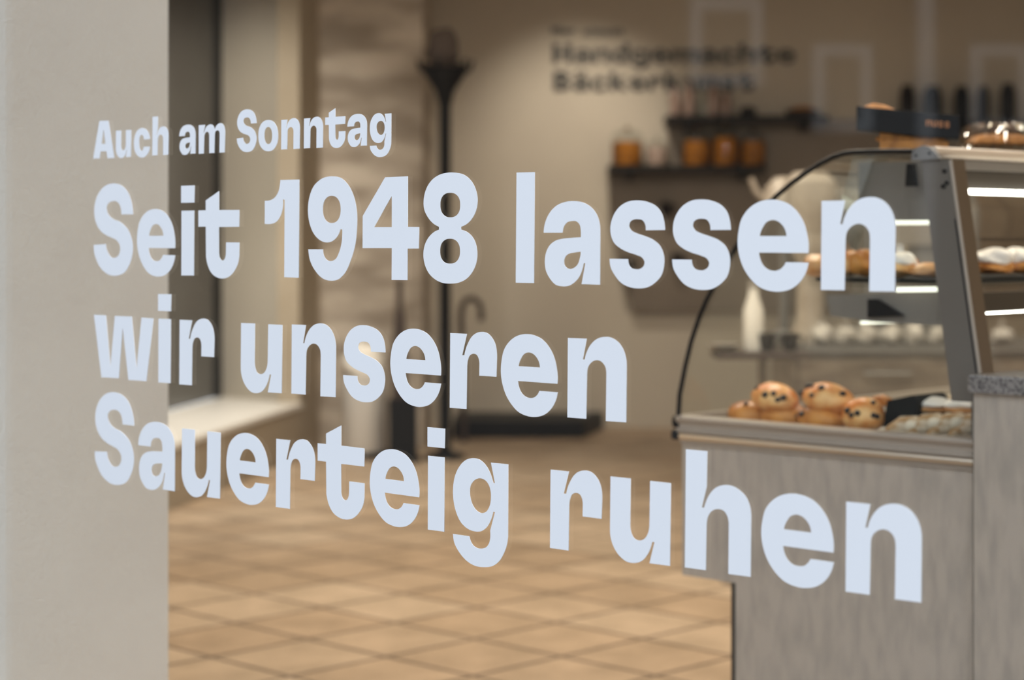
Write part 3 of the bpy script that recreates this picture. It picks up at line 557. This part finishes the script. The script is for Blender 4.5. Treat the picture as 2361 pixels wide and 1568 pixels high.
# glazed crescents, front right
for i, (x, y, lb) in enumerate([(2096, 990, 'glazed crescent roll touching the black divider'), (2148, 984, 'second glazed crescent roll from the black divider'), (2200, 983, 'third glazed crescent roll from the black divider'), (2250, 984, 'glazed crescent roll against the granite counter end')]):
    o, p = place('crescent_roll', lb, 'roll', x, y, .075 + .015*i, 'glazed crescent rolls', .30)
    fold('crust', M['dough'], o, [(-.052, -.012, -.024), (-.034, -.004, -.006), (-.010, 0, .010), (.014, 0, .014), (.036, .008, .004)], .021, [.3, .8, 1.05, .95, .4], .85)
    fold('glaze', M['icing'], o, [(-.036, -.004, .005), (-.012, .002, .019), (.012, .003, .023), (.030, .008, .013)], .012, [.3, 1, 1, .3], .8)
for i, (x, y, t, lb) in enumerate([(2262, 850, .55, 'pale floured bread loaf on the deck just right of the corner post'), (2352, 845, .66, 'pale floured bread loaf on the deck at the right edge of the photo')]):
    s_, _ = case_sz(x, y, t); o = thing('bread_loaf', lb, 'bread', case_world(s_, t, .768 + .035), ANG + .4, 'floured loaves on the deck')
    blob('crust', M['dough'], o, .075, .05, .075, seed=80+i, flat=.45, lump=.06)
for i, (x, y, rx, lb) in enumerate([(2150, 936, .050, 'white-iced flat pastry next to the black divider'), (2228, 938, .046, 'white-iced flat pastry beside the corner post')]):
    o, p = place('iced_pastry', lb, 'pastry', x, y, .17, 'iced pastries on the deck')
    blob('crust', M['crust'], o, rx, .05, .014, c=(0, 0, -.006), seed=30+i)
    blob('icing', M['icing'], o, rx*.99, .050, .016, c=(0, 0, .004), seed=33+i, lump=.07)
o, p = place('sponge_slice', 'small yellow sponge slice under the iced pastry', 'cake', 2150, 962, .22)
box('sponge', M['sponge'], o, -.028, .028, -.02, .02, -.02, .012, bevel=.003)
o, p = place('dark_tray', 'low black baking tray under the iced pastries', 'tray', 2190, 968, .25)
box('tray_base', M['tray'], o, -.075, .085, -.05, .10, -.022, .016, bevel=.003)
# on the upper shelf
ZT = zs + .006
def shelf_bun(kind, lb, cat, x, t, rx, rz, m, m2=None, seed=0, rot=0, ry=.04, group='pastries on the glass shelf'):
    s, _ = case_sz(x, 640, t); o = thing(kind, lb, cat, case_world(s, t, ZT + rz*.6), ANG + rot, group)
    blob('crust', m, o, rx, ry, rz, seed=seed, lump=.08)
    if m2: blob('icing', m2, o, rx*.9, ry*.9, rz*.75, c=(0, 0, rz*.38), seed=seed+1, lump=.08)
    return o
shelf_bun('croissant', 'brown croissant at the shelf end nearest the curved glass', 'croissant', 1885, .09, .034, .030, M['crust'], seed=40, rot=.4)
shelf_bun('sweet_bun', 'tall golden bun on the shelf beside the croissant', 'bun', 1955, .10, .022, .036, M['bun'], seed=41)
shelf_bun('sweet_bun', 'tall golden bun on the shelf, further from the croissant', 'bun', 1990, .12, .026, .038, M['bun_dark'], seed=44)
shelf_bun('iced_bun', 'white-iced bun on the shelf left of the corner post', 'bun', 2078, .10, .036, .032, M['bun'], M['icing'], seed=43)
shelf_bun('flat_roll', 'flat browned roll on the shelf touching the corner post', 'roll', 2137, .12, .040, .020, M['crust'], seed=47)
for i, (x, t, lb) in enumerate([(2288, .30, 'iced slice on the shelf just right of the corner post'), (2352, .43, 'iced slice on the shelf at the right edge of the photo')]):
    s, _ = case_sz(x, 640, t); o = thing('iced_slice', lb, 'pastry', case_world(s, t, ZT + .018), ANG + .5, 'iced slices on the shelf')
    blob('crust', M['bun_dark'], o, .045, .06, .024, seed=60+i, lump=.08)
    blob('icing', M['icing'], o, .044, .058, .026, c=(0, 0, .018), seed=64+i, lump=.10)

# ------------------------------------------------------------------ on top of the case
ztop = 1.376
bs, _ = case_sz(1972, 345, .10)
# clear tub of cookies with a black sleeve
P0 = at(1968, 345, 4.17); P0.z = ztop
tub = thing('cookie_box', 'clear box of golden cookies with a tilted black sleeve on the display case', 'box', P0, -.18)
def taper_box(name, m, parent, x0, x1, y0, y1, zl0, zl1, zr0, zr1, kind=None, bev=.002):
    bm = bmesh.new(); v = [bm.verts.new(p) for p in [(x0,y0,zl0),(x1,y0,zr0),(x1,y1,zr0),(x0,y1,zl0),(x0,y0,zl1),(x1,y0,zr1),(x1,y1,zr1),(x0,y1,zl1)]]
    for f in [(0,3,2,1),(4,5,6,7),(0,1,5,4),(1,2,6,5),(2,3,7,6),(3,0,4,7)]: bm.faces.new([v[i] for i in f])
    return finish(bm, name, m, parent, bevel=bev)
taper_box('tub', M['jar_glass'], tub, -.004, .205, 0, .10, 0, .048, 0, .030)
taper_box('sleeve', M['black'], tub, .006, .217, -.003, .105, .044, .094, .022, .072)
rnd = random.Random(3)
for k in range(7):
    lathe('cookie', M['cookie'], tub, [(0, 0), (.014, 0), (.017, .004), (.014, .008), (0, .008)], 14).location = (.062 + .0185*k, .035, .022)
    tub.children[-1].rotation_euler = (.1, math.pi/2 + .25, rnd.uniform(-.2, .2))
taper_box('cookie_stack', M['cookie'], tub, .054, .195, .02, .085, .003, .040, .003, .020)
bm = bmesh.new(); v = [bm.verts.new(p) for p in [(.012, .004, .090), (.095, .004, .082), (.095, .09, .082), (.012, .09, .090), (.040, .03, .102), (.065, .07, .100)]]
for f in [(0, 1, 4), (1, 2, 5, 4), (2, 3, 5), (3, 0, 4, 5), (0, 3, 2, 1)]: bm.faces.new([v[i] for i in f])
finish(bm, 'cookie_bag_top', M['cookie'], tub)
x = .148
for ch in 'nuss':
    me = letter_mesh(ch, .115, .9, .0008)
    if not me.materials: me.materials.append(M['label_orange'])
    o = bpy.data.objects.new('printed_letter', me); col.objects.link(o); o.parent = tub; o.location = (x, -.0045, .0505 - (x-.148)*.10); x += .0128
# crinkled clear packs of pastry behind the tube
def crinkle_pack(label, x, y, Y, w_, d_, h_, seed, m):
    p = at(x, y, Y); p.z = ztop + (0 if seed < 5 else .035)
    o = thing('pastry_pack', label, 'package', p, .12, 'clear pastry packs on the display case')
    for nm, mm, k, hh in (('wrapper', m, 1, h_), ('filling', M['cookie'], .78, h_*.55)):
        bm = bmesh.new(); bmesh.ops.create_grid(bm, x_segments=26, y_segments=12, size=1)
        rnd = random.Random(seed); top = {}
        for v in bm.verts:
            e = max(0, 1 - max(abs(v.co.x)**6, abs(v.co.y)**4))
            v.co = (v.co.x*w_*k, v.co.y*d_*k, .002 + hh*e*(.72 + .28*rnd.random()*(1.6 if nm == 'wrapper' else .6)))
        ret = bmesh.ops.extrude_face_region(bm, geom=list(bm.faces))
        for v in [g for g in ret['geom'] if isinstance(g, bmesh.types.BMVert)]: v.co.z = 0
        finish(bm, nm, mm, o)
M['foil'] = glass('clear_wrap', (.85, .84, .80), 1.75, .08)
crinkle_pack('lower clear crinkled pack behind the cream tube of the display case', 2300, 345, 4.62, .095, .06, .042, 2, M['foil'])
crinkle_pack('upper clear crinkled pack with orange pastry, stacked on the lower pack', 2305, 300, 4.62, .090, .055, .045, 8, M['foil'])
lower = thing('black_tray', 'black plastic tray under the crinkled packs on the display case', 'tray', (0, 0, 0), 0)
lower.location = at(2285, 340, 4.75); lower.location.z = ztop; lower.rotation_euler = (0, 0, .1)
box('tray_base', M['tray'], lower, -.09, .13, .06, .14, 0, .03, bevel=.004)
# top glass pane of the case carries these things
box('top_pane', M['case_glass'], case, curve[-3][0], st+.0, .012, LEN-.012, ztop-.008, ztop-.001)

# ------------------------------------------------------------------ back wall shelves and what stands on them
def back_shelf(label, x0, x1, y, Y0=12.13, th=.038):
    p0, p1 = at(x0, y, Y0), at(x1, y, Y0)
    o = thing('wall_shelf', label, 'shelf', (p0.x, Y0, p0.z-th), 0, 'dark shelves on the back wall')
    box('board', M['dark_trim'], o, 0, p1.x-p0.x, 0, 12.40-Y0, 0, th)
    for bx in (.12, p1.x-p0.x-.15): box('bracket', M['dark_trim'], o, bx, bx+.03, .03, 12.40-Y0, -.05, 0)
    return p0.z
zA = back_shelf('lower dark wall shelf holding jars of orange biscuits', 1404, 1768, 381)
zB = back_shelf('upper dark wall shelf holding slim bottles, below the word Handgemachte', 1538, 1912, 266)
zC = back_shelf('dark wall shelf with black bottles at the top right', 2060, 2460, 286)
def on_shelf(x, z, Y=12.26): 
    p = at(x, 0, Y); return (p.x, Y, z)
PX = 12.26 / F
def jar(label, x, z, wpx, hpx, fill, m, grp):
    o = thing('glass_jar', label, 'jar', on_shelf(x, z), 0, grp); r = wpx*PX/2; h = hpx*PX
    lathe('jar_body', M['jar_glass'], o, [(0, .002), (r*.95, .002), (r, .012), (r, h*.80), (r*.8, h*.88), (r*.8, h*.90), (0, h*.90)], 24)
    lathe('contents', m, o, [(0, .006), (r*.9, .006), (r*.93, .02), (r*.92, h*fill), (r*.5, h*fill*1.05), (0, h*fill*1.06)], 20)
    lathe('lid', M['jar_glass'], o, [(0, h*.905), (r*.84, h*.905), (r*.80, h*.97), (r*.25, h*1.0), (0, h*1.0)], 24)
    lathe('knob', M['steel2'], o, [(0, h*1.0), (r*.16, h*1.01), (r*.24, h*1.06), (r*.14, h*1.11), (0, h*1.12)], 16)
M['steel2'] = mat('polished_lid', (.75, .72, .68), .12, metal=1)
G_ = 'glass jars on the lower shelf'
jar('wide jar of orange biscuits at the left end of the lower shelf', 1446, zA, 74, 82, .66, M['jar_fill'], G_)
jar('small jar of pale pink biscuits, second on the lower shelf', 1514, zA, 50, 58, .75, M['jar_pale'], G_)
jar('jar of orange biscuits, third from the left on the lower shelf', 1605, zA, 66, 84, .68, M['jar_fill'], G_)
jar('jar of orange biscuits, fourth from the left on the lower shelf', 1672, zA, 62, 92, .70, M['jar_fill'], G_)
jar('jar of orange biscuits at the right end of the lower shelf', 1736, zA, 58, 76, .74, M['jar_fill'], G_)
def bottle(label, x, z, wpx, hpx, m, grp, name='glass_bottle'):
    o = thing(name, label, 'bottle', on_shelf(x, z), 0, grp); r = wpx*PX/2; h = hpx*PX
    lathe('bottle_body', m, o, [(0, 0), (r*.95, 0), (r, .008), (r, h*.62), (r*.45, h*.78), (r*.4, h*.92), (0, h*.92)], 20)
    lathe('cap', M['black'] if m != M['jar_glass'] else M['steel2'], o, [(0, h*.92), (r*.5, h*.92), (r*.5, h), (0, h)], 16)
    return o
G2 = 'slim bottles on the upper shelf'
M['rose_glass'] = mat('rose_glass', (.36, .25, .20), .15, noise=(20, (.22, .15, .13)))
for i, (x, wp, hp, nm) in enumerate([(1556, 26, 76, 'leftmost slim rose bottle on the upper shelf'), (1588, 26, 86, 'second slim rose bottle on the upper shelf'), (1618, 24, 70, 'third slim rose bottle on the upper shelf'), (1645, 26, 84, 'fourth slim rose bottle on the upper shelf'), (1674, 24, 66, 'fifth slim rose bottle, beside the small dark pot')]):
    bottle(nm, x, zB, wp, hp, M['rose_glass'] if i != 2 else M['jar_glass'], G2)
o = thing('dark_pot', 'small dark pot in the middle of the upper shelf', 'pot', on_shelf(1725, zB), 0)
lathe('pot_body', M['brown_glass'], o, [(0, 0), (.04, 0), (.052, .02), (.048, .05), (.03, .06), (0, .062)], 20)
o = thing('low_basket', 'low brown basket at the right end of the upper shelf', 'basket', on_shelf(1850, zB), 0)
lathe('basket_body', M['wood'], o, [(0, 0), (.09, 0), (.11, .03), (.10, .04), (0, .03)], 20)
blob('filling', M['cookie'], o, .085, .06, .03, c=(0, 0, .035), seed=2)
G3 = 'dark bottles at the top right'
for x, wp, hp, m, nm in [(2092, 34, 92, 'brown_glass', 'leftmost dark brown bottle on the right-hand shelf'), (2150, 42, 90, 'navy_glass', 'wide dark blue bottle, second on the right-hand shelf'), (2217, 34, 90, 'navy_glass', 'third dark bottle on the right-hand shelf'), (2267, 26, 90, 'brown_glass', 'narrow brown bottle, fourth on the right-hand shelf'), (2324, 34, 96, 'brown_glass', 'black bottle nearest the right edge of the photo')]:
    o = thing('dark_bottle', nm, 'bottle', on_shelf(x, zC), 0, G3); r = wp*PX/2; h = hp*PX
    lathe('bottle_body', M[m], o, [(0, 0), (r*.96, 0), (r, .01), (r, h*.82), (r*.8, h*.9), (0, h*.9)], 20)
    lathe('cap', M['black'], o, [(0, h*.9), (r*.75, h*.9), (r*.75, h), (0, h)], 16)

# taupe wall panelling under the shelves
pts = [(1540, 276), (2520, 276), (2520, 720), (1462, 720), (1424, 600), (1406, 500), (1406, 392), (1540, 392)]
o = thing('wall_panel', 'taupe stepped wall panel behind and below the two shelves', 'wall panel', (0, 12.34, 0), 0)
prism('panel_board', M['taupe'], o, [(at(x, y, 12.34).x, at(x, y, 12.34).z) for x, y in pts], 0, .05)
p = at(1520, 478, 12.1)
for k, (xx, yy, lb) in enumerate([(1536, 482, 'black mug hanging highest on the taupe panel'), (1446, 612, 'black mug hanging at the left edge of the taupe panel'), (1562, 600, 'black mug hanging low on the taupe panel')]):
    p = at(xx, yy, 12.29); m_ = thing('hanging_mug', lb, 'mug', p, 0, 'mugs on the taupe panel')
    lathe('mug_body', M['brown_glass'], m_, [(0, -.04), (.032, -.04), (.038, .04), (.034, .04), (.03, -.034), (0, -.034)], 18)
    tube('mug_handle', M['brown_glass'], m_, [(.036, 0, .025), (.06, 0, .02), (.062, 0, -.01), (.036, 0, -.022)], .006, 8)
    box('hook', M['dark_trim'], m_, -.004, .004, 0, .05, .03, .045)

# back counter with machines behind the display case
bc = thing('back_counter', 'brown back counter with dark worktop behind the display case', 'counter', (1.02, 7.2, 0), 0)
box('counter_body', M['cabinet'], bc, 0, 2.6, .02, .62, .08, .77)
box('plinth', M['dark_trim'], bc, .03, 2.6, .06, .6, 0, .08)
box('worktop', M['machine'], bc, -.02, 2.62, 0, .64, .77, .80)
for k in range(4):
    f = box('counter_door', M['cabinet'], bc, .02+.64*k, .64+.64*k, .0, .02, .10, .75, bevel=.004)
    tube('handle', M['machine'], f, [(.25+.64*k, -.02, .70), (.42+.64*k, -.02, .70)], .006, 8)
ZW = .80
def onw(x, Y=7.45): p = at(x, 0, Y); return (p.x, Y, ZW)
KP = 7.45 / F
cm = thing('coffee_machine', 'grey steel coffee machine on the back counter, seen through the case', 'coffee machine', onw(1995), 0)
box('machine_body', M['machine'], cm, 0, .42, 0, .32, .10, .50, bevel=.012)
box('base', M['machine'], cm, .0, .42, -.06, .32, 0, .06, bevel=.006)
box('front_panel', M['steel'], cm, .02, .40, -.03, 0, .36, .50, bevel=.006)
box('cup_rail', M['steel2'], cm, .0, .42, .0, .31, .50, .512)
for k in (.12, .30):
    g = lathe('group_head', M['steel2'], cm, [(0, .36), (.03, .36), (.034, .31), (.02, .30), (0, .30)], 18, c=(k, -.05)); tube('handle', M['black'], g, [(k, -.06, .32), (k, -.16, .31)], .012, 8)
pst = thing('plate_stack', 'stack of cream plates on top of the grey coffee machine', 'plates', (onw(1995)[0]-.02, 7.55, ZW+.512), 0)
for k in range(5): lathe('plate', M['porcelain'], pst, [(0, .012*k), (.05, .012*k), (.085, .012*k+.009), (.082, .012*k+.011), (0, .012*k+.004)], 22)
gr = thing('coffee_grinder', 'pale coffee grinder with rounded hopper left of the coffee machine', 'grinder', onw(1868), 0)
lathe('grinder_body', M['beige_enamel'], gr, [(0, 0), (.075, 0), (.078, .03), (.05, .08), (.05, .30), (.07, .34), (.07, .40), (0, .40)], 24)
lathe('hopper', M['beige_enamel'], gr, [(0, .40), (.05, .40), (.095, .52), (.095, .60), (.06, .635), (0, .64)], 24)
box('spout', M['black'], gr, -.015, .015, -.09, -.04, .26, .30)
kt = thing('steel_kettle', 'pale round kettle high on the back counter beside the grinder', 'kettle', (onw(1800)[0]+.03, 7.5, ZW), 0)
kt.location = (1.05, 7.68, ZW)
lathe('stand', M['machine'], kt, [(0, 0), (.06, 0), (.06, .02), (.02, .04), (.02, .46), (.06, .47), (0, .47)], 20)
lathe('kettle_body', M['beige_enamel'], kt, [(0, .47), (.06, .47), (.085, .50), (.075, .58), (.04, .62), (0, .625)], 24)
tube('spout', M['beige_enamel'], kt, [(-.07, 0, .53), (-.11, 0, .57), (-.13, 0, .62)], .012, 10)
# bags, glasses and boxes in a row on the worktop
rnd = random.Random(11)
LB = ['clear bread bag at the left end of the worktop row', 'second clear bread bag on the back worktop', 'third clear bread bag below the grey coffee machine', 'fourth clear bread bag on the back worktop', 'clear bread bag left of the corner post', 'clear bread bag behind the corner post', 'bread bag just right of the corner post', 'bread bag at the right edge of the photo']
for k, x in enumerate([1896, 1950, 2003, 2056, 2109, 2162, 2242, 2310]):
    o = thing('bread_bag', LB[k], 'bag', (onw(x, 7.3)[0], 7.3, ZW), 0, 'bread bags on the back worktop')
    blob('wrapper', M['bag_white'], o, .038 + .006*rnd.random(), .045, .035 + .025*rnd.random(), c=(0, 0, .024), seed=70+k, lump=.16)
    lathe('bag_knot', M['bag_white'], o, [(0, .05), (.010, .055), (.006, .07), (.016, .09), (0, .085)], 10)

wb = thing('water_bottle', 'slim white bottle with rounded cap behind the letters of lassen', 'bottle', at(1737, 800, 6.2), 0)
wb.location.z = 0
bt = thing('side_table', 'narrow brown side table with dark cups behind the display case', 'table', (at(1745, 0, 6.9).x, 6.9, 0), 0)
box('table_top', M['wood'], bt, -.15, .17, -.10, .10, .775, .80, bevel=.004)
tube('column', M['taupe'], bt, [(.02, 0, .02), (.02, 0, .775)], .016, 12)
lathe('foot', M['taupe'], bt, [(0, 0), (.13, 0), (.12, .015), (.02, .03), (0, .03)], 20)
for xx, lb in [(1768, 'dark cup on the side table, nearest the white bottle'), (1822, 'dark cup at the right end of the side table')]:
    q = thing('dark_cup', lb, 'cup', (at(xx, 0, 6.88).x, 6.88, .80), 0, 'dark cups on the side table')
    lathe('cup_body', M['brown_glass'], q, [(0, 0), (.022, 0), (.034, .06), (.031, .06), (.02, .006), (0, .006)], 18)
    tube('handle', M['brown_glass'], q, [(.03, 0, .05), (.05, 0, .045), (.048, 0, .02), (.026, 0, .015)], .004, 8)
q = thing('shallow_dish', 'shallow grey dish at the left end of the side table', 'dish', (at(1668, 0, 6.88).x, 6.88, .80), 0)
lathe('dish_body', M['steel'], q, [(0, 0), (.03, 0), (.06, .022), (.056, .024), (0, .006)], 20)
wb.location = (at(1737, 0, 6.9).x, 6.9, .80)
lathe('bottle_body', M['porcelain'], wb, [(0, 0), (.032, 0), (.035, .01), (.035, .14), (.018, .19), (.016, .215), (0, .215)], 20)
lathe('cap', M['bag_white'], wb, [(0, .215), (.018, .215), (.018, .24), (0, .242)], 16)

# ------------------------------------------------------------------ left background
pl = thing('floor_plinth', 'low matt black plinth on the tiles against the back wall', 'plinth', (0, 0, 0), 0)
a0, a1 = at(1044, 0, 11.75), at(1345, 0, 11.75)
slab('plinth_body', M['black'], pl, [(a0.x, 11.75), (a1.x, 11.75), (at(1392, 0, 12.35).x, 12.35), (a0.x, 12.35)], 0, .105, bevel=.01)
bn = thing('waste_bin', 'white cylindrical bin with a paper bag by the stone wall', 'bin', (at(842, 0, 10.75).x, 10.75, 0), 0)
lathe('bin_body', M['bin_white'], bn, [(0, .03), (.108, .03), (.118, .06), (.122, .44), (.116, .44), (.11, .07), (0, .06)], 28)
lathe('base_ring', M['black'], bn, [(0, 0), (.125, 0), (.125, .035), (0, .035)], 28)
blob('paper_bag', M['paper_bag'], bn, .118, .11, .12, c=(0, 0, .50), seed=5, lump=.10, flat=.9)
us = thing('umbrella_stand', 'black rectangular umbrella stand right of the white bin', 'umbrella stand', (at(896, 0, 10.5).x, 10.5, 0), 0)
bm = bmesh.new()
for q in [(0, .145, 0, .012), (0, .145, .148, .16), (0, .012, .012, .148), (.133, .145, .012, .148)]: abox(bm, *q, 0, .33)
abox(bm, .012, .133, .012, .148, 0, .015)
finish(bm, 'stand_body', M['black'], us)
box('base_plate', M['black'], us, -.01, .16, -.05, .19, 0, .012)
um = thing('furled_umbrella', 'furled brown umbrella standing upright in the black stand', 'umbrella', (at(921, 0, 10.58).x, 10.58, .02), 0)
tube('canopy', M['wood'], um, [(0, 0, .02), (0, 0, .10), (0, 0, .55), (0, 0, .78)], .046, 12, [.3, .8, 1, .5])
tube('shaft', M['dark_trim'], um, [(0, 0, 0), (0, 0, .94)], .007, 8)
tube('handle', M['wood'], um, [(0, 0, .78), (0, 0, .95)], .016, 8)
cs = thing('coat_stand', 'tall black coat stand with dark cap in front of the back wall', 'coat stand', (at(1026, 0, 10.7).x, 10.7, 0), 0)
tube('pole', M['black'], cs, [(0, 0, .02), (0, 0, 2.02)], .032, 14)
lathe('foot', M['black'], cs, [(0, 0), (.11, 0), (.105, .02), (.035, .045), (0, .05)], 24)
lathe('hook_ring', M['black'], cs, [(0, 1.90), (.034, 1.90), (.05, 1.97), (.11, 2.06), (.125, 2.10), (.10, 2.10), (.03, 2.02), (0, 2.02)], 24)
for k in range(6):
    a = k*math.pi/3 + .3
    tube('hook', M['black'], cs, [(.10*math.cos(a), .10*math.sin(a), 2.07), (.14*math.cos(a), .14*math.sin(a), 2.09), (.155*math.cos(a), .155*math.sin(a), 2.14)], .010, 8)
M['felt'] = mat('felt', (.10, .075, .062), .9)
ct = thing('felt_hat', 'brown felt hat resting on the top of the black coat stand', 'hat', (at(1020, 0, 10.7).x, 10.7, 2.10), 0)
blob('crown', M['felt'], ct, .085, .08, .13, c=(0, 0, .085), flat=.6, seed=9, lump=.10)
lathe('brim', M['felt'], ct, [(0, .0), (.12, .004), (.135, .016), (.085, .02), (0, .02)], 24)
hk = thing('walking_stick', 'dark hooked walking stick leaning beside the coat stand', 'walking stick', (at(1062, 0, 11.5).x, 11.55, .0), 0)
hkp = [(0.02, 0, .0), (.01, .0, .45), (0, 0, .72), (.005, 0, .78), (.03, 0, .825), (.07, 0, .835), (.11, 0, .80), (.12, 0, .74), (.115, 0, .70)]
tube('stick', M['wood'], hk, hkp, .018, 10)

# ------------------------------------------------------------------ house across the street (seen as a faint reflection in the pane)
FX = -33.0
def mirror_Y(x):                                                     # where the reflected sight line meets the house front
    u = (x - CX)/F; Yg = 2.0/(.6958*u + .7183); G = Vector((u*Yg, Yg, 0)); d = Vector((u, 1, 0)); d = d - N_ * (2*d.dot(N_))
    k = (FX - G.x)/d.x; p = G + d*k; return p.y, Yg + k
bl = thing('opposite_house', 'brown house with pale window surrounds reflected faintly in the shop window', 'house', (FX, 0, 0), 0)
box('house_wall', M['facade'], bl, -1.0, 0, -30, 26, -.02, 13)
def strip(name, x0, x1, y0, y1, m=M['facade_trim'], dx=.08):
    Ya, D = mirror_Y(x0); Yb, _ = mirror_Y(x1); D = (D + mirror_Y(x1)[1])/2
    return (min(Ya, Yb), max(Ya, Yb), H + (HY - y1)/F*D, H + (HY - y0)/F*D)
def fwin(x0, x1, y0, y1, fr=26):
    a, b, z0, z1 = strip('', x0, x1, y0, y1); w_ = abs(mirror_Y(x0)[0] - mirror_Y(x0+fr)[0])
    bm = bmesh.new()
    for q in [(a, a+w_, z0, z1), (b-w_, b, z0, z1), (a+w_, b-w_, z1-w_, z1), (a+w_, b-w_, z0, z0+w_)]: abox(bm, 0, .10, *q)
    f = finish(bm, 'window_frame', M['facade_trim'], bl)
    box('window_pane', M['facade_glass'], f, .0, .03, a+w_, b-w_, z0+w_, z1-w_)
for x0, x1 in [(1872, 2008), (2234, 2372), (1590, 1756)]:
    yt = 104 if x0 > 1700 else (-2 if x0 > 1500 else 60)
    fwin(x0, x1, yt, yt + 200)
for x0, x1 in [(2112, 2150)]:
    a, b, z0, z1 = strip('', x0, x1, -400, 640); box('downpipe', M['facade_trim'], bl, 0, .15, a, b, max(z0, 0), 12.5)
